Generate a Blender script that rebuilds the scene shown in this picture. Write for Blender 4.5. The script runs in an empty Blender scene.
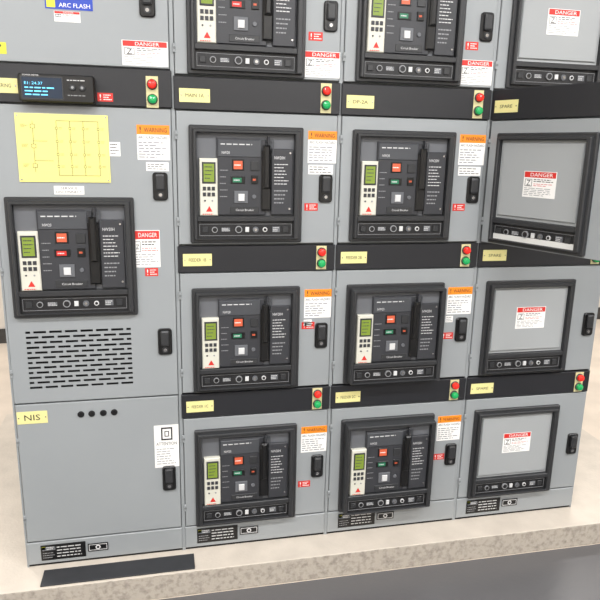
import bpy, math
from mathutils import Matrix, Vector
S=bpy.context.scene
S.view_settings.view_transform='Standard'
S.view_settings.look='None'
S.view_settings.exposure=0.0

# ---------------------------------------------------------------- materials
def lin(c):
    c=c/255.0
    return c/12.92 if c<=0.04045 else ((c+0.055)/1.055)**2.4
def mat(name,rgb,rough=0.5,metal=0.0,var=0.0,scale=8.0,bump=0.0,emit=0.0,coat=0.0,bscale=None):
    m=bpy.data.materials.new(name); m.use_nodes=True
    nt=m.node_tree; b=nt.nodes['Principled BSDF']
    col=tuple(lin(v) for v in rgb)+(1,)
    b.inputs['Base Color'].default_value=col
    b.inputs['Roughness'].default_value=rough
    b.inputs['Metallic'].default_value=metal
    if coat: b.inputs['Coat Weight'].default_value=coat
    if emit:
        b.inputs['Emission Color'].default_value=col
        b.inputs['Emission Strength'].default_value=emit
    if var or bump:
        tc=nt.nodes.new('ShaderNodeTexCoord'); n=nt.nodes.new('ShaderNodeTexNoise')
        n.inputs['Scale'].default_value=scale; n.inputs['Detail'].default_value=6
        nt.links.new(tc.outputs['Object'],n.inputs['Vector'])
        if var:
            r=nt.nodes.new('ShaderNodeValToRGB')
            r.color_ramp.elements[0].position=0.3; r.color_ramp.elements[1].position=0.7
            r.color_ramp.elements[0].color=tuple(v*(1-var) for v in col[:3])+(1,)
            r.color_ramp.elements[1].color=tuple(min(1,v*(1+var)) for v in col[:3])+(1,)
            nt.links.new(n.outputs['Fac'],r.inputs['Fac']); nt.links.new(r.outputs['Color'],b.inputs['Base Color'])
        if bump:
            n2=nt.nodes.new('ShaderNodeTexNoise'); n2.inputs['Scale'].default_value=bscale or scale*20
            nt.links.new(tc.outputs['Object'],n2.inputs['Vector'])
            bp=nt.nodes.new('ShaderNodeBump'); bp.inputs['Strength'].default_value=bump; bp.inputs['Distance'].default_value=0.002
            nt.links.new(n2.outputs['Fac'],bp.inputs['Height']); nt.links.new(bp.outputs['Normal'],b.inputs['Normal'])
    return m
M={}
M['grey']=mat('cabinet_paint',(145,149,151),0.38,0,0.03,2.5,0.05,bscale=400)
M['greyD']=mat('cabinet_frame_paint',(112,115,116),0.5)
M['panel']=mat('blank_panel_grey',(156,159,160),0.36,0,0.02,3)
M['gap']=mat('gap_dark',(22,22,23),0.8)
M['band']=mat('instrument_band_black',(32,33,37),0.38,0,0.05,4)
M['bez']=mat('bezel_plastic',(44,45,47),0.42,0,0.04,10)
M['bezD']=mat('bezel_inner_dark',(24,24,26),0.5)
M['brk']=mat('breaker_body_dark',(50,51,55),0.45)
M['brk2']=mat('breaker_cover_grey',(66,68,72),0.45)
M['brk3']=mat('breaker_recess_grey',(96,98,102),0.5)
M['blk']=mat('black_plastic',(15,15,16),0.3)
M['cream']=mat('trip_unit_cream',(205,203,190),0.45)
M['lcd']=mat('lcd_olive',(118,138,52),0.25,emit=0.12)
M['white']=mat('label_white',(236,234,231),0.5)
M['txtw']=mat('print_white',(205,205,205),0.5)
M['txtg']=mat('print_grey',(140,141,143),0.5)
M['txtb']=mat('print_black',(28,28,28),0.6)
M['alu']=mat('aluminium_light',(228,228,225),0.35,0.2)
M['dln']=mat('diagram_line',(96,90,50),0.6)
M['orange']=mat('label_orange',(236,136,28),0.5)
M['red']=mat('label_red',(202,42,34),0.5)
M['redor']=mat('indicator_orange',(205,92,60),0.45)
M['green']=mat('indicator_green',(34,112,80),0.45)
M['yel']=mat('nameplate_yellow',(224,215,148),0.5,0,0.04,6)
M['yelb']=mat('placard_yellow',(232,222,132),0.45,0,0.02,6)
M['cyl']=mat('lamp_plate_cream',(205,197,150),0.45)
M['blue']=mat('badge_blue',(28,62,170),0.4)
M['lampr']=mat('lamp_red',(215,35,25),0.2,emit=0.35,coat=0.5)
M['lampg']=mat('lamp_green',(15,150,80),0.2,emit=0.25,coat=0.5)
M['chr']=mat('chrome',(190,190,190),0.2,1.0)
M['scr']=mat('meter_screen_blue',(16,34,54),0.15,emit=0.3)
M['scrt']=mat('meter_digits_cyan',(100,200,240),0.3,emit=0.9)
M['rub']=mat('rubber_black',(46,47,50),0.6,0,0.1,20)
M['yg']=mat('badge_yellow_green',(205,205,60),0.5)

# ---------------------------------------------------------------- builder
_tc={}
def textgeo(s):
    if s in _tc: return _tc[s]
    cu=bpy.data.curves.new('t','FONT'); cu.body=s; cu.resolution_u=2
    o=bpy.data.objects.new('t',cu); S.collection.objects.link(o)
    dg=bpy.context.evaluated_depsgraph_get(); me=o.evaluated_get(dg).to_mesh()
    vs=[(v.co.x,v.co.y) for v in me.vertices]; fs=[tuple(p.vertices) for p in me.polygons]
    o.evaluated_get(dg).to_mesh_clear(); bpy.data.objects.remove(o); bpy.data.curves.remove(cu)
    x0=min(v[0] for v in vs);x1=max(v[0] for v in vs);y0=min(v[1] for v in vs);y1=max(v[1] for v in vs)
    _tc[s]=([((x-x0)/(x1-x0),(y-y0)/(y1-y0)) for x,y in vs],fs,(x1-x0)/(y1-y0)); return _tc[s]

class MB:
    def __init__(s,T=None): s.v=[];s.f=[];s.m=[];s.mats=[];s.T=T
    def mi(s,k):
        if k not in s.mats: s.mats.append(k)
        return s.mats.index(k)
    def loop(s,x0,z0,x1,z1,d,r=0,n=4):
        i0=len(s.v)
        if r<=0: P=[(x0,z0),(x1,z0),(x1,z1),(x0,z1)]
        else:
            P=[]
            for cx,cz,a0 in ((x0+r,z0+r,180),(x1-r,z0+r,270),(x1-r,z1-r,0),(x0+r,z1-r,90)):
                for k in range(n+1):
                    a=math.radians(a0+90*k/n); P.append((cx+r*math.cos(a),cz+r*math.sin(a)))
        for x,z in P: s.v.append((x,-d,z))
        return list(range(i0,len(s.v)))
    def loft(s,L,mk,cap=True,back=False,r=0,n=4):
        """L: list of (x0,z0,x1,z1,d)"""
        k=s.mi(mk); loops=[]
        for l in L:
            rr=l[5] if len(l)>5 else r
            loops.append(s.loop(*l[:5],r=rr,n=n))
        for a,b in zip(loops,loops[1:]):
            N=len(a)
            for i in range(N):
                j=(i+1)%N; s.f.append((a[i],a[j],b[j],b[i])); s.m.append(k)
        if cap: s.f.append(tuple(loops[-1])); s.m.append(k)
        if back: s.f.append(tuple(reversed(loops[0]))); s.m.append(k)
    def box(s,x0,z0,x1,z1,d0,d1,mk,c=0.0,r=0,back=True):
        L=[(x0,z0,x1,z1,d0,r)]
        if c>0: L+=[(x0,z0,x1,z1,d1-c,r),(x0+c,z0+c,x1-c,z1-c,d1,max(r-c,0.0003) if r else 0)]
        else: L+=[(x0,z0,x1,z1,d1,r)]
        s.loft(L,mk,back=back)
    def ring(s,o,w,d0,d1,mk):
        x0,z0,x1,z1=o
        s.loft([(x0,z0,x1,z1,d0),(x0,z0,x1,z1,d1),(x0+w,z0+w,x1-w,z1-w,d1),(x0+w,z0+w,x1-w,z1-w,d0)],mk,cap=False)
    def cyl(s,x,z,rad,d0,d1,mk,n=20,dome=0.0,c=0.0):
        k=s.mi(mk); prof=[(rad,d0),(rad,d1-c)]
        if c: prof.append((rad-c,d1))
        if dome:
            for t in (30,55,75): prof.append((rad*math.cos(math.radians(t)),d1+dome*math.sin(math.radians(t))))
        loops=[]
        for rr,d in prof:
            i0=len(s.v)
            for i in range(n):
                a=2*math.pi*i/n; s.v.append((x+rr*math.cos(a),-d,z+rr*math.sin(a)))
            loops.append(list(range(i0,i0+n)))
        for a,b in zip(loops,loops[1:]):
            for i in range(n):
                j=(i+1)%n; s.f.append((a[i],a[j],b[j],b[i])); s.m.append(k)
        s.f.append(tuple(loops[-1])); s.m.append(k)
    def flat(s,x0,z0,x1,z1,d,mk):
        s.f.append(tuple(s.loop(x0,z0,x1,z1,d))); s.m.append(s.mi(mk))
    def text(s,x0,z0,x1,z1,t,d,mk,fit=True,al='c'):
        g,fs,asp=textgeo(t); w=x1-x0;h=z1-z0
        if fit:
            if w/h>asp*1.25:
                nw=h*asp*1.25
                if al=='c': x0=(x0+x1)/2-nw/2
                w=nw
            elif w/h<asp*0.75:
                nh=w/(asp*0.75); z0=(z0+z1)/2-nh/2; h=nh
        i0=len(s.v); k=s.mi(mk)
        for a,b in g: s.v.append((x0+a*w,-d,z0+b*h))
        for f in fs: s.f.append(tuple(i+i0 for i in f)); s.m.append(k)
    def bars(s,x0,z0,x1,z1,n,d,mk,fill=0.45,seed=1):
        h=(z1-z0)/n
        for i in range(n):
            seed=(seed*1103515245+12345)&0x7fffffff
            e=x0+(x1-x0)*(0.6+0.4*((seed>>8)%100)/100)
            zz=z1-h*(i+0.5); x=x0
            while x<e-0.001:
                seed=(seed*1103515245+12345)&0x7fffffff
                w=(x1-x0)*(0.08+0.16*((seed>>8)%100)/100)
                s.flat(x,zz-h*fill/2,min(x+w,e),zz+h*fill/2,d,mk); x+=w+(x1-x0)*0.04
    def obj(s,name,parent=None,smooth=False):
        me=bpy.data.meshes.new(name)
        V=s.v
        if s.T is not None: V=[tuple(s.T@Vector(v)) for v in V]
        me.from_pydata(V,[],s.f)
        for k in s.mats: me.materials.append(M[k])
        me.polygons.foreach_set('material_index',s.m)
        me.update()
        o=bpy.data.objects.new(name,me); S.collection.objects.link(o)
        if parent: o.parent=parent
        return o
def empty(name):
    o=bpy.data.objects.new(name,None); o.empty_display_size=0.2; S.collection.objects.link(o); return o

# ---------------------------------------------------------------- labels
def warning(b,x0,z0,x1,z1,d,seed=1):
    b.box(x0,z0,x1,z1,d,d+0.0006,'white'); d+=0.0009
    h=z1-z0
    b.flat(x0,z1-h*0.27,x1,z1,d,'orange')
    b.text(x0+0.22*(x1-x0),z1-h*0.23,x1-0.08*(x1-x0),z1-h*0.05,'WARNING',d+0.0003,'txtb')
    b.text(x0+0.05*(x1-x0),z1-h*0.22,x0+0.17*(x1-x0),z1-h*0.05,'!',d+0.0003,'txtb')
    b.text(x0+0.004,z1-h*0.40,x1-0.004,z1-h*0.31,'ARC FLASH HAZARD',d,'txtb')
    b.bars(x0+0.004,z0+h*0.04,x1-0.004,z1-h*0.46,6,d,'txtg',0.4,seed+3)
def danger(b,x0,z0,x1,z1,d,seed=1):
    b.box(x0,z0,x1,z1,d,d+0.0006,'white'); d+=0.0009
    h=z1-z0;w=x1-x0
    b.flat(x0+w*0.02,z1-h*0.24,x1-w*0.02,z1-h*0.02,d,'red')
    b.text(x0+0.2*w,z1-h*0.2,x1-0.1*w,z1-h*0.06,'DANGER',d+0.0003,'white')
    b.bars(x0+w*0.32,z1-h*0.42,x1-w*0.04,z1-h*0.28,2,d,'txtb',0.4,seed)
    b.ring((x0+w*0.05,z0+h*0.42,x0+w*0.27,z1-h*0.3),0.0015,d,d+0.0002,'txtb')
    b.text(x0+w*0.1,z0+h*0.45,x0+w*0.22,z1-h*0.34,'Z',d,'txtb')
    b.bars(x0+w*0.04,z0+h*0.05,x1-w*0.04,z0+h*0.38,5,d,'txtg',0.35,seed+5)
    b.bars(x0+w*0.32,z0+h*0.42,x1-w*0.04,z1-h*0.45,2,d,'red',0.3,seed+7)
def redtag(b,x0,z0,x1,z1,d):
    b.box(x0,z0,x1,z1,d,d+0.0006,'red'); d+=0.0009
    w=x1-x0
    b.bars(x0+w*0.38,z0+0.003,x1-0.002,z1-0.003,3,d,'white',0.4,4)
    b.text(x0+w*0.08,z0+0.004,x0+w*0.3,z1-0.004,'!',d,'white')
def yplate(b,x0,z0,x1,z1,d,t,seed=1,big=False):
    b.box(x0,z0,x1,z1,d,d+0.0015,'yel'); d+=0.0018
    h=z1-z0; q=.27 if big else .37
    b.text(x0+0.2*(x1-x0),z0+h*q,x1-0.2*(x1-x0),z1-h*q,t,d,'txtb')
    for x in (x0+0.006,x1-0.006): b.cyl(x,(z0+z1)/2,0.0022,d,d+0.001,'chr',8)

# ---------------------------------------------------------------- parts
def latch(b,x0,z0,x1,z1,d):
    w=x1-x0;h=z1-z0
    b.loft([(x0,z0,x1,z1,d,0.010),(x0,z0,x1,z1,d+0.006,0.010),(x0+0.003,z0+0.003,x1-0.003,z1-0.003,d+0.009,0.008)],'blk')
    b.loft([(x0+w*.2,z0+h*.36,x1-w*.2,z1-h*.06,d+0.008,0.006),(x0+w*.2,z0+h*.36,x1-w*.2,z1-h*.06,d+0.017,0.006),(x0+w*.28,z0+h*.42,x1-w*.28,z1-h*.12,d+0.020,0.004)],'bez')
    b.cyl((x0+x1)/2,z0+h*.2,w*.22,d+0.009,d+0.012,'bez',16)
    b.cyl((x0+x1)/2,z0+h*.2,w*.12,d+0.012,d+0.0128,'chr',12)
def lamps(b,x0,z0,x1,z1,d):
    cx=(x0+x1)/2
    b.box(x0,z0,x1,z1,d,d+0.002,'cyl',0.0005)
    h=z1-z0
    for k,z in (('lampr',z0+h*.74),('lampg',z0+h*.27)):
        b.cyl(cx,z,0.0165,d+0.002,d+0.007,'bez',24,c=0.002)
        b.cyl(cx,z,0.0135,d+0.005,d+0.016,k,24,dome=0.006)
def door(b,x0,z0,x1,z1,th=0.018,g=0.0025):
    b.box(x0+g,z0+g,x1-g,z1-g,-th,0.0,'grey',0.002)
def bezel(b,F,raise_=0.0,pale=False):
    x0,z0,x1,z1=F; e=raise_
    def R(i,d,r=0): return (x0+i,z0+i,x1-i,z1-i,d,r)
    ix0,iz0,ix1,iz1=x0+0.024,z0+0.015,x1-0.03,z1-0.024
    b.loft([R(0,0,0.006),R(0,0.010,0.006),R(0.003,0.013,0.005),R(0.011,0.013,0.004),R(0.0125,0.024+e,0.004),R(0.015,0.027+e,0.003),
            (ix0-0.003,iz0-0.001,ix1+0.003,iz1+0.003,0.027+e,0.003),(ix0,iz0+.001,ix1,iz1,0.024+e,0.002),(ix0,iz0+.001,ix1,iz1,0.0005,0.002)],'bez',cap=False,n=3)
    b.box(ix0-0.001,z0+0.074,ix1+0.001,z0+0.092,e,0.024+e,'bez',0.002)
    sx0,sz0,sx1,sz1=ix0+0.002,z0+0.018,ix1-0.002,z0+0.073
    b.box(ix0-0.001,z0+0.015,ix1+0.001,z0+0.076,0.001,0.012+e,'bezD')
    d=0.012+e
    if pale: b.box(sx0,sz0-0.001,sx1,sz0+0.018,d,d+0.002,'alu')  # pale strip added in place of the bright gap low on the open door
    b.ring((sx0+0.004,sz0+0.007,sx1-0.004,sz1-0.008),0.0011,d,d+0.001,'txtg')
    W=sx1-sx0; cz=(sz0+sz1)/2
    b.box(sx0+W*.04,cz-0.009,sx0+W*.10,cz+0.010,d,d+0.004,'bez',0.001)
    b.cyl(sx0+W*.17,cz,0.010,d,d+0.004,'txtg',20); b.cyl(sx0+W*.17,cz,0.0075,d+0.004,d+0.0045,'blk',16)
    b.flat(sx0+W*.24,cz-0.006,sx0+W*.33,cz+0.007,d+0.001,'brk3'); b.bars(sx0+W*.245,cz-0.006,sx0+W*.33,cz+0.007,3,d+0.0015,'txtw',0.4,2)
    b.cyl(sx0+W*.42,cz+0.001,0.012,d,d+0.006,'txtg',22); b.cyl(sx0+W*.42,cz+0.001,0.009,d+0.006,d+0.0065,'bezD',18)
    b.box(sx0+W*.49,cz-0.008,sx0+W*.53,cz+0.009,d,d+0.005,'txtw',0.001)
    b.cyl(sx0+W*.60,cz,0.010,d,d+0.004,'brk3',18); b.cyl(sx0+W*.60,cz,0.005,d+0.004,d+0.006,'chr',12)
    b.cyl(sx0+W*.70,cz,0.008,d,d+0.004,'txtw',16); b.cyl(sx0+W*.70,cz,0.005,d+0.004,d+0.005,'blk',12)
    b.box(sx0+W*.78,cz-0.009,sx0+W*.86,cz+0.010,d,d+0.002,'brk3'); b.bars(sx0+W*.785,cz-0.008,sx0+W*.86,cz+0.009,3,d+0.0025,'txtw',0.4,5)
    b.box(sx0+W*.89,cz-0.010,sx0+W*.95,cz+0.011,d,d+0.004,'bez',0.001)
    return (ix0,z0+0.092,ix1,iz1)

def breaker(F,e=0.0,second='green',lcd='lcd'):
    x0,z0,x1,z1=F
    X0,Z0,X1,Z1=x0+0.0245,z0+0.0925,x1-0.0305,z1-0.0245
    b=MB(); w=X1-X0;h=Z1-Z0
    def U(u): return X0+u*w
    def V(v): return Z1-v*h
    b.box(X0,Z0,X1,Z1,0.001,0.004+e,'brk3')
    e+=0.004
    # upper escutcheon
    b.box(U(.20),V(.99),U(.70),V(.055),e,0.010+e,'brk',0.002)
    b.box(U(.21),V(.28),U(.655),V(.075),0.010+e,0.013+e,'brk2',0.002)
    b.bars(U(.24),V(.15),U(.62),V(.105),1,0.0135+e,'txtw',0.28,3)
    b.text(U(.25),V(.25),U(.33),V(.205),'NW20',0.0135+e,'txtw',al='l')
    # trip unit
    b.box(U(.025),V(.995),U(.205),V(.30),e,0.018+e,'cream',0.003)
    b.box(U(.05),V(.60),U(.185),V(.345),0.018+e,0.021+e,'bez',0.001)
    b.flat(U(.065),V(.58),U(.17),V(.365),0.0213+e,lcd)
    b.bars(U(.075),V(.56),U(.16),V(.38),4,0.0216+e,'brk',0.25,8)
    for i in range(3):
        for j in range(2):
            b.box(U(.055+.045*i),V(.685+.07*j),U(.087+.045*i),V(.64+.07*j),0.018+e,0.0205+e,'brk',0.0006)
    b.cyl(U(.075),V(.81),0.003,0.018+e,0.020+e,'brk',10)
    b.cyl(U(.15),V(.81),0.003,0.018+e,0.020+e,'txtg',10)
    k=b.mi('red'); i0=len(b.v)
    for u,v in ((.085,.945),(.15,.945),(.1175,.875)): b.v.append((U(u),-(0.0185+e),V(v)))
    b.f.append((i0,i0+1,i0+2)); b.m.append(k)
    b.bars(U(.05),V(.985),U(.18),V(.965),1,0.0185+e,'red',0.5,2)
    # indicator windows
    b.box(U(.355),V(.44),U(.475),V(.31),0.010+e,0.013+e,'blk',0.001)
    b.flat(U(.37),V(.425),U(.46),V(.325),0.0135+e,'redor')
    b.bars(U(.375),V(.40),U(.455),V(.35),1,0.0139+e,'white',0.25,4)
    b.box(U(.34),V(.60),U(.485),V(.515),0.010+e,0.013+e,'blk',0.001)
    b.flat(U(.36),V(.585),U(.45),V(.53),0.0135+e,second)
    b.bars(U(.37),V(.58),U(.44),V(.535),1,0.0139+e,'txtw',0.3,6)
    # push buttons
    b.box(U(.375),V(.84),U(.515),V(.69),0.010+e,0.014+e,'brk3',0.001)
    b.box(U(.415),V(.815),U(.48),V(.725),0.014+e,0.018+e,'txtw',0.0015)
    b.box(U(.55),V(.60),U(.62),V(.50),0.010+e,0.015+e,'blk',0.001)
    b.bars(U(.565),V(.57),U(.605),V(.53),1,0.0155+e,'redor',.6,3)
    b.box(U(.545),V(.44),U(.63),V(.33),0.010+e,0.014+e,'bez',0.001)
    b.cyl(U(.58),V(.76),0.007,0.010+e,0.0145+e,'brk3',14,c=0.001)
    b.box(U(.33),V(.965),U(.63),V(.885),0.010+e,0.012+e,'bez',0.001)
    b.text(U(.39),V(.938),U(.58),V(.912),'Circuit Breaker',0.0123+e,'txtw')
    b.bars(U(.23),V(.80),U(.32),V(.40),5,0.0105+e,'txtg',0.12,11)
    # charging handle
    b.box(U(.655),V(.93),U(.755),V(.20),e,0.020+e,'blk',0.004)
    b.box(U(.67),V(.66),U(.74),V(.13),0.018+e,0.032+e,'blk',0.006)
    b.box(U(.715),V(.30),U(.735),V(.03),0.005+e,0.022+e,'brk',0.002)
    b.ring((U(.64),V(.25),U(.78),V(.06)),0.003,0.008+e,0.012+e,'brk2')
    # right rating cover
    b.box(U(.76),V(.985),U(.985),V(.17),e,0.011+e,'brk',0.002)
    b.text(U(.79),V(.30),U(.90),V(.26),'NW20H',0.0115+e,'txtw',al='l')
    b.bars(U(.79),V(.62),U(.95),V(.34),7,0.0115+e,'txtw',0.25,9)
    b.bars(U(.79),V(.86),U(.95),V(.66),4,0.0115+e,'txtg',0.3,10)
    b.cyl(U(.955),V(.91),0.0035,0.011+e,0.013+e,'chr',10); b.cyl(U(.955),V(.22),0.0035,0.011+e,0.013+e,'chr',10)
    return b.obj('circuit_breaker')

def blank(b,F):
    x0,z0,x1,z1=F
    X0,Z0,X1,Z1=x0+0.025,z0+0.093,x1-0.031,z1-0.025
    b.box(X0,Z0,X1,Z1,0.001,0.008,'panel')
    b.box(X0+0.010,Z0+0.010,X1-0.010,Z1-0.008,0.008,0.014,'panel',0.0025)

# ---------------------------------------------------------------- layout
W=0.559
ZB={4:0.0,3:0.641,2:1.180,1:1.729}      # compartment bottoms (row)
FR={4:(0.104,0.499),3:(0.647,1.031),2:(1.190,1.578),1:(1.734,2.124)}
BAND={4:(0.547,0.641),3:(1.086,1.180),2:(1.624,1.729),1:(2.176,2.275)}
LAT={4:(0.266,0.360),3:(0.794,0.890),2:(1.328,1.424),1:(1.886,1.980)}
TOP=2.29
HINGE=Matrix.Translation((2*W+0.004,0,0))@Matrix.Rotation(-math.radians(68),4,'Z')@Matrix.Translation((-(2*W+0.004),0,0))

def body(par,x0,x1,hollow=False):
    g=MB()
    if hollow:
        t=0.02
        g.box(x0,0.0,x1,1.19,-1.35,-0.02,'greyD')
        g.box(x0,1.72,x1,TOP,-1.35,-0.02,'greyD')
        g.box(x0,1.19,x0+t,1.72,-1.35,-0.02,'greyD'); g.box(x1-t,1.19,x1,1.72,-1.35,-0.02,'greyD')
        g.box(x0+t,1.19,x1-t,1.72,-1.35,-0.5,'greyD')
    else: g.box(x0,0.0,x1,TOP,-1.35,-0.02,'greyD')
    g.box(x0,0.0,x0+0.006,TOP,-0.02,-0.006,'grey'); g.box(x1-0.006,0.0,x1,TOP,-0.02,-0.006,'grey')
    g.box(x0+0.006,0.012,x1-0.006,0.100,-0.02,-0.001,'grey',0.002)
    g.box(x0+0.006,0.0,x1-0.006,0.010,-0.02,-0.010,'gap')
    return g.obj('enclosure',par)
def hinges(b,x,zs):
    for z in zs:
        b.cyl(x+0.006,z,0.0045,-0.002,0.004,'greyD',10)
        b.box(x+0.001,z-0.014,x+0.009,z+0.014,-0.004,0.003,'grey',0.0015)

# ---- section 1 (metering / main)
c=empty('switchgear_cabinet'); body(c,-0.5637,0.0)
x0,x1=-0.5637,0.0
b=MB(); door(b,x0+.006,1.744,x1-.006,2.27); hinges(b,x0+.002,(1.85,2.15)); b.obj('door_top',c)
b=MB(); vx0,vz0,vx1,vz1=-0.507,0.688,-0.157,0.902
dx0,dz0,dx1,dz1=x0+.0085,0.6435,x1-.0085,1.6225
b.box(dx0,vz1,dx1,dz1,-0.018,0,'grey',0); b.box(dx0,dz0,dx1,vz0,-0.018,0,'grey',0)
b.box(dx0,vz0,vx0,vz1,-0.018,0,'grey',0); b.box(vx1,vz0,dx1,vz1,-0.018,0,'grey',0)
NR=12; ph=(vz1-vz0)/NR; sh=ph*0.46
b.box(vx0,vz0,vx1,vz1,-0.019,-0.016,'gap')
for r in range(NR):
    zc=vz0+ph*(r+.5)
    b.box(vx0,zc-ph/2,vx1,zc-sh/2,-0.003,0,'grey',0); b.box(vx0,zc+sh/2,vx1,zc+ph/2,-0.003,0,'grey',0)
    n=7; pw=(vx1-vx0)/n; br=0.010; off=(pw/2 if r%2 else 0)
    xs=[vx0]+[vx0+off+pw*i for i in range(0 if off else 1,n)]+[vx1]
    for i,x in enumerate(xs):
        a=x-(0 if i==0 else br/2); e=x+(0 if i==len(xs)-1 else br/2)
        if i==0: e=x+br/2
        if i==len(xs)-1: a=x-br/2
        b.box(a,zc-sh/2,e,zc+sh/2,-0.003,0,'grey',0)
hinges(b,x0+.002,(0.75,1.1,1.5)); b.obj('door_main',c)
b=MB(); door(b,x0+.006,0.104,x1-.006,0.639)
for x in (-0.343,-0.307,-0.268,-0.231):
    b.cyl(x,0.590,0.0115,0,0.004,'bezD',18,c=0.001); b.cyl(x,0.590,0.007,0.004,0.0045,'blk',14)
hinges(b,x0+.002,(0.2,0.5)); b.obj('door_lower',c)
b=MB(); b.box(x0+.003,1.628,x1-.003,1.742,-0.018,0.003,'band',0.002); lamps(b,-0.083,1.626,-0.045,1.722,0.003); b.obj('instrument_band',c)
F1=(-0.530,0.946,-0.135,1.342)
b=MB(); bezel(b,F1); b.obj('breaker_bezel',c)
b=MB()
for z in ((1.333,1.424),(0.796,0.891),(0.267,0.365)): latch(b,-0.072,z[0],-0.024,z[1],0)
latch(b,-0.095,1.895,-0.047,1.99,0)
b.obj('door_latches',c)
b=MB(); warning(b,-0.117,1.463,-0.014,1.573,0)
b.box(-0.091,1.428,-0.019,1.456,0,0.0006,'white'); b.bars(-0.087,1.431,-0.023,1.453,3,0.001,'txtb',0.3)
b.obj('warning_label',c)
b=MB(); danger(b,-0.142,1.108,-0.055,1.234,0); redtag(b,-0.107,1.077,-0.064,1.105,0)
danger(b,-0.152,1.752,-0.012,1.826,0,4); danger(b,-0.345,1.867,-0.270,1.897,0,9); b.obj('danger_label',c)
b=MB(); b.box(-0.369,1.902,-0.232,1.955,0,0.001,'blue'); b.text(-0.33,1.908,-0.24,1.920,'ARC FLASH',0.0014,'white'); b.flat(-0.365,1.906,-0.34,1.931,0.0014,'yg'); b.bars(-0.33,1.93,-0.24,1.95,2,.0014,'white')
b.box(-0.555,1.767,-0.487,1.80,0,0.001,'yg'); b.bars(-0.55,1.77,-0.49,1.797,2,.0014,'txtb'); b.obj('arc_flash_badge',c)
b=MB(); yplate(b,-0.558,1.655,-0.463,1.698,0.003,'METERING'); yplate(b,-0.552,0.567,-0.453,0.612,0,'NIS',big=True)
redtag(b,-0.232,1.640,-0.185,1.666,0.003); b.obj('nameplates',c)
b=MB(); b.box(-0.205,1.473,-0.170,1.517,0,0.0006,'white'); b.bars(-0.201,1.476,-0.174,1.514,4,.001,'txtb',.3)
b.box(-0.380,1.350,-0.288,1.377,0,0.001,'white'); b.text(-0.373,1.366,-0.295,1.374,'SERVICE',.0014,'txtb'); b.text(-0.373,1.354,-0.295,1.362,'DISCONNECT',.0014,'txtb')
b.box(-0.097,0.360,-0.010,0.527,0,0.0006,'white')
b.box(-0.072,0.468,-0.032,0.518,0.0006,0.0012,'txtb'); b.box(-0.067,0.474,-0.037,0.512,0.0012,0.0016,'white'); b.ring((-0.060,0.482,-0.044,0.504),.003,.0016,.002,'txtb')
b.text(-0.09,0.448,-0.017,0.460,'ATTENTION',.001,'txtb'); b.bars(-0.09,0.370,-0.017,0.438,7,.001,'txtg',.3,5); b.obj('attention_label',c)
def dataplate(b,x,z,d=0.0):
    b.box(x,z,x+0.155,z+0.062,d,d+0.001,'blk'); d+=0.0014
    b.flat(x+0.004,z+0.040,x+0.05,z+0.055,d,'brk3')
    b.flat(x+0.004,z+0.044,x+0.016,z+0.056,d,'yg'); b.bars(x+0.02,z+0.042,x+0.05,z+0.056,2,d+.0003,'txtw')
    b.bars(x+0.055,z+0.006,x+0.150,z+0.056,4,d,'txtw',.3,7)
    b.bars(x+0.006,z+0.006,x+0.048,z+0.034,3,d,'txtg',.3,8)
    b.box(x+0.163,z+0.018,x+0.235,z+0.050,d,d+.001,'blk'); b.ring((x+.167,z+.022,x+.231,z+.046),.002,d+.001,d+.0014,'txtw'); b.cyl(x+.199,z+.034,.009,d+.001,d+.0018,'txtw',14); b.cyl(x+.199,z+.034,.005,d+.0018,d+.002,'blk',12)
b=MB(); dataplate(b,-0.512,0.026); b.obj('data_plate',c)
breaker(F1,0,'red')
# one line diagram placard
b=MB(); b.box(-0.480,1.389,-0.204,1.598,0.0005,0.003,'yelb'); d=0.0034
def ln(x0,z0,x1,z1,t=0.0014,k='dln'): b.flat(min(x0,x1)-t/2,min(z0,z1)-t/2,max(x0,x1)+t/2,max(z0,z1)+t/2,d,k)
ln(-0.43,1.575,-0.43,1.42); ln(-0.43,1.455,-0.375,1.455); ln(-0.43,1.515,-0.39,1.515); ln(-0.36,1.578,-0.235,1.578); ln(-0.36,1.410,-0.235,1.410)
for x in (-0.36,-0.32,-0.28,-0.235):
    ln(x,1.578,x,1.410)
    for z in (1.555,1.515,1.475,1.438):
        b.flat(x-.0035,z-.004,x+.0035,z+.004,d+.0002,'dln'); b.flat(x-.0022,z-.0027,x+.0022,z+.0027,d+.0004,'yelb')
        b.bars(x+0.007,z-0.004,x+0.020,z+0.004,2,d,'dln',.3,int(z*1000))
for z in (1.56,1.50,1.44): b.flat(-0.437,z-.007,-0.423,z+.006,d+.0002,'dln'); b.flat(-0.4355,z-.0055,-0.4245,z+.0045,d+.0004,'yelb'); b.bars(-0.465,z-.005,-0.443,z+.006,3,d,'dln',.3,int(z*900))
for x in (-0.473,-0.211):
    for z in (1.396,1.591): b.cyl(x,z,0.0025,d,d+.001,'chr',10)
b.obj('single_line_diagram_placard')
# meter
b=MB(); mx0,mz0,mx1,mz1=-0.455,1.630,-0.236,1.712
b.loft([(mx0,mz0,mx1,mz1,.0035,.008),(mx0,mz0,mx1,mz1,.035,.008),(mx0+.004,mz0+.004,mx1-.004,mz1-.004,.040,.006)],'blk')
b.ring((mx0+.008,mz0+.008,mx0+.128,mz1-.008),.003,.040,.0415,'bez')
b.flat(mx0+.011,mz0+.011,mx0+.125,mz1-.011,.0405,'scr')
b.text(mx0+.018,mz0+.050,mx0+.09,mz0+.058,'E1: 24.37',.041,'scrt',al='l')
b.bars(mx0+.018,mz0+.016,mx0+.116,mz0+.046,3,.041,'scrt',.35,5)
b.text(mx0+.014,mz1-.0075,mx0+.06,mz1-.003,'POWER METER',.0409,'txtw')
b.cyl(mx0+.155,mz0+.045,.010,.040,.045,'bez',18,c=.002); b.cyl(mx0+.183,mz0+.045,.010,.040,.045,'bez',18,c=.002)
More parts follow.
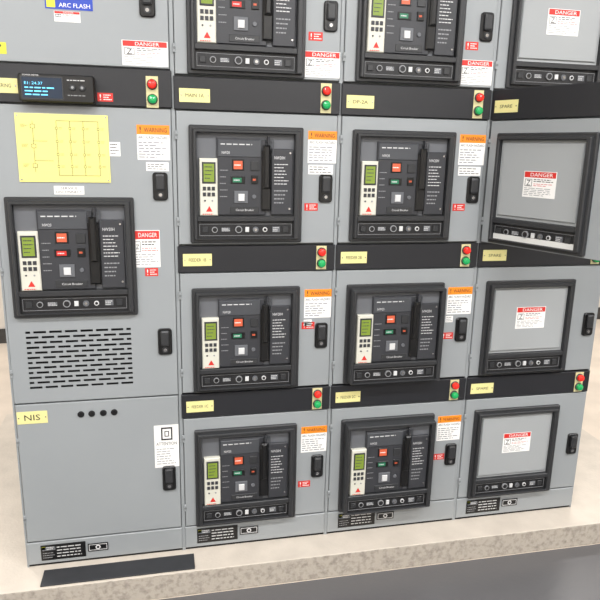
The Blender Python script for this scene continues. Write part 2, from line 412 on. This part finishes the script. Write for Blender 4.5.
b.cyl(mx0+.155,mz0+.045,.004,.045,.0455,'txtg',10); b.cyl(mx0+.183,mz0+.045,.004,.045,.0455,'txtg',10)
b.bars(mx0+.14,mz0+.062,mx0+.2,mz0+.070,1,.041,'txtw',.3,5); b.bars(mx0+.14,mz0+.018,mx0+.2,mz0+.026,1,.041,'txtg',.3,6)
b.obj('power_meter')

# ---- breaker sections 2,3 and blank section 4
NM={(2,2):'MAIN 1A',(2,3):'FEEDER 1B',(2,4):'FEEDER 1C',(3,2):'DP-2A',(3,3):'FEEDER 2B',(3,4):'FEEDER 2C',(4,2):'SPARE',(4,3):'SPARE',(4,4):'SPARE'}
def jit(s,r): return ((s*37+r*61)%7-3)*0.0012
for s in (2,3,4):
    ox=(s-2)*W; c=empty('switchgear_cabinet'); body(c,ox,ox+W,hollow=(s==4))
    for r in (1,2,3,4):
        T=HINGE if (s==4 and r==2) else None
        bz0,bz1=BAND[r]; dz0=0.104 if r==4 else ZB[r]+0.002
        b=MB(T); door(b,ox+.006,dz0,ox+W-.006,bz0-0.001); 
        if T is not None: b.box(ox+.010,dz0+.004,ox+W-.010,bz0-.004,-0.035,-0.018,'greyD')
        hinges(b,ox+.002,(dz0+0.08,bz0-0.08)); b.obj('door_compartment',c)
        b=MB(T); b.box(ox+.003,bz0+.001,ox+W-.003,bz1-.002,-0.018,0.003,'band',0.002)
        lamps(b,ox+.488,bz0+.004,ox+.525,bz1-.005,0.003); b.obj('instrument_band',c)
        F=(ox+0.047,FR[r][0],ox+0.430,FR[r][1])
        e=0.03 if (s==3 and r in (3,4)) else 0.0
        b=MB(T); bezel(b,F,e,pale=(T is not None))
        if s==4: blank(b,F)
        b.obj('breaker_bezel',c)
        if s!=4: breaker(F,e,'red' if (s==2 and r==1) else 'green')
        b=MB(T); latch(b,ox+.491,LAT[r][0],ox+.538,LAT[r][1],0); b.obj('door_latch',c)
        if r>1:
            b=MB(T); yplate(b,ox+.020,bz0+.024,ox+.118,bz0+.066,.003,NM[(s,r)]); b.obj('nameplate',c)
        b=MB(T); zt=FR[r][1]; j=jit(s,r)
        if s in (2,3):
            if r==1: danger(b,ox+.430,1.742,ox+.552,1.824,0,r+s); redtag(b,ox+.442,1.856,ox+.490,1.883,0)
            else:
                z1={2:1.573,3:1.014,4:0.480}[r]+j
                warning(b,ox+.449,z1-.107,ox+.550,z1,0,r*s)
                if r==2: b.box(ox+.452,z1-.145,ox+.540,z1-.113,0,.0006,'white'); b.bars(ox+.456,z1-.142,ox+.536,z1-.116,3,.001,'txtb',.3)
                if r==3: b.box(ox+.448,z1-.138,ox+.478,z1-.113,0,.0006,'white'); b.bars(ox+.450,z1-.136,ox+.476,z1-.115,3,.001,'txtb',.3)
                zr={2:1.299,3:0.868,4:0.226}[r]
                dx=0
                if s==3 and r==3: zr=0.805; dx=-.005
                if s==3 and r==4: zr=0.292
                redtag(b,ox+.441+dx,zr,ox+.489+dx,zr+.026,0)
            b.obj('warning_label',c)
        else:
            z={1:(1.920,2.006),2:(1.365,1.452),3:(0.839,0.926),4:(0.304,0.391)}[r]
            danger(b,ox+.180,z[0],ox+.306,z[1],0.0142,r); b.obj('danger_label',c)
    b=MB(); dataplate(b,ox+.050,0.028); b.obj('data_plate',c)

# ---------------------------------------------------------------- mat, pad, room
def simple(name,x0,x1,y0,y1,z0,z1,m,bev=0):
    b=MB(); M['_']=m; b.loft([(x0,z0,x1,z1,-y1),(x0,z0,x1,z1,-y0)],'_',back=True); o=b.obj(name)
    if bev:
        md=o.modifiers.new('b','BEVEL'); md.width=bev; md.segments=2
    return o
simple('rubber_floor_strip',-0.50,0.035,-0.115,-0.028,0.0,0.006,M['rub'],0.002)

# concrete pad: smooth troweled top, slightly rougher, darker, speckled front face
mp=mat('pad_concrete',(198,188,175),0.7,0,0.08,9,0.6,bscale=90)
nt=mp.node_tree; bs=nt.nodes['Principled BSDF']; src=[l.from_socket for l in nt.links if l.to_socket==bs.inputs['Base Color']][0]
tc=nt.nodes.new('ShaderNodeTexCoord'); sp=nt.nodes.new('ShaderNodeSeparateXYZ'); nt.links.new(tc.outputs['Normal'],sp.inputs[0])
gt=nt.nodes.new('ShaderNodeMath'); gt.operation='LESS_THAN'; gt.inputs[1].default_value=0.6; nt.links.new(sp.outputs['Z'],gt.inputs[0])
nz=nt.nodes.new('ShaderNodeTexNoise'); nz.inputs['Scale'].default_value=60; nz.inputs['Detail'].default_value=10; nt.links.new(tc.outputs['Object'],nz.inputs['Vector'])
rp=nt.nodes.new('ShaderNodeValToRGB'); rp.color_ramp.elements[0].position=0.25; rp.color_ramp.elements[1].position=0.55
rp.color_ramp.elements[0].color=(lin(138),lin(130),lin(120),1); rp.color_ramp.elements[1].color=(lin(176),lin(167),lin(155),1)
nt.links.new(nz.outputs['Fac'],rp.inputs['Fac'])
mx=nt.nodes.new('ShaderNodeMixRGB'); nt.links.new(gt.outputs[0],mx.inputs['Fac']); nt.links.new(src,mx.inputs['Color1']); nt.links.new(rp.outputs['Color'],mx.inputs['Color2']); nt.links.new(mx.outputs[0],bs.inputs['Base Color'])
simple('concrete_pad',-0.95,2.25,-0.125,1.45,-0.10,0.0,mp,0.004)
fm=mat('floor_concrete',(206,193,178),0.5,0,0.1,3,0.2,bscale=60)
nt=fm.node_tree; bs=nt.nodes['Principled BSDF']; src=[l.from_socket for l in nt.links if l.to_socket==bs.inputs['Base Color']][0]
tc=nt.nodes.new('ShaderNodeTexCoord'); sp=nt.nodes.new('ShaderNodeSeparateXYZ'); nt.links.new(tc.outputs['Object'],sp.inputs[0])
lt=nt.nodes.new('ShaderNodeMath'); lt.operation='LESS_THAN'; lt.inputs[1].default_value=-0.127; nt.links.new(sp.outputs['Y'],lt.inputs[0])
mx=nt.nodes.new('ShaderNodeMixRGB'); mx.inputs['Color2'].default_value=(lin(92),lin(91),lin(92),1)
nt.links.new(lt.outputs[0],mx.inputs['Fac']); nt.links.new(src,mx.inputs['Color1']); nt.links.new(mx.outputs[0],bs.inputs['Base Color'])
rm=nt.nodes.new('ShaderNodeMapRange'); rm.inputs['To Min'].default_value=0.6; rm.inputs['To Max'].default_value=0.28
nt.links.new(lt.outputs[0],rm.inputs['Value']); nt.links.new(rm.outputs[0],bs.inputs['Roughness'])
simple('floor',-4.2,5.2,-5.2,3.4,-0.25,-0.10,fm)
wm=mat('wall_paint',(216,210,201),0.7,0,0.03,1.5,0.1)
simple('wall_back',-4.2,5.2,3.2,3.4,-0.10,3.5,wm)
simple('wall_front',-4.2,5.2,-5.2,-5.0,-0.10,3.5,wm)
simple('wall_left',-4.2,-4.0,-5.0,3.2,-0.10,3.5,wm)
simple('wall_right',5.0,5.2,-5.0,3.2,-0.10,3.5,wm)
simple('ceiling',-4.2,5.2,-5.2,3.4,3.5,3.6,mat('ceiling_paint',(225,225,222),0.8))
bm_=mat('baseboard_vinyl',(60,58,56),0.5)
simple('baseboard_back',-4.0,5.0,3.18,3.2,-0.10,0.02,bm_)

def light(x,y,p,sx=1.25,sy=0.35):
    c=empty('ceiling_light')
    o=simple('housing',x-sx/2-.03,x+sx/2+.03,y-sy/2-.03,y+sy/2+.03,3.40,3.50,M['white']); o.parent=c
    l=bpy.data.lights.new('tube','AREA'); l.shape='RECTANGLE'; l.size=sx; l.size_y=sy; l.energy=p; l.color=(0.99,0.99,1.0)
    lo=bpy.data.objects.new('tube',l); lo.location=(x,y,3.395); S.collection.objects.link(lo); lo.parent=c
for x in (-2.4,-0.4,1.6,3.6):
    light(x,-2.1,66)
for x in (-1.6,1.6): light(x,-4.0,95)
for x in (-2.5,3.2): light(x,2.2,75)

w=bpy.data.worlds.new('w'); S.world=w; w.use_nodes=True
w.node_tree.nodes['Background'].inputs[0].default_value=(0.8,0.8,0.78,1); w.node_tree.nodes['Background'].inputs[1].default_value=0.3

# ---------------------------------------------------------------- camera
yaw,pitch,roll,f=0.2173,0.2363,0.0219,624.08
cy,sy=math.cos(yaw),math.sin(yaw)
F_=Vector((sy*math.cos(pitch),cy*math.cos(pitch),-math.sin(pitch))); r_=Vector((cy,-sy,0)); u_=r_.cross(F_)
R2=r_*math.cos(roll)+u_*math.sin(roll); U2=-r_*math.sin(roll)+u_*math.cos(roll)
cam=bpy.data.cameras.new('camera'); co=bpy.data.objects.new('camera',cam); S.collection.objects.link(co)
m=Matrix((R2,U2,-F_)).transposed().to_4x4(); m.translation=Vector((-0.04,-2.1415,1.506)); co.matrix_world=m
cam.sensor_width=36; cam.lens=f/600*36; cam.clip_start=0.05
S.camera=co
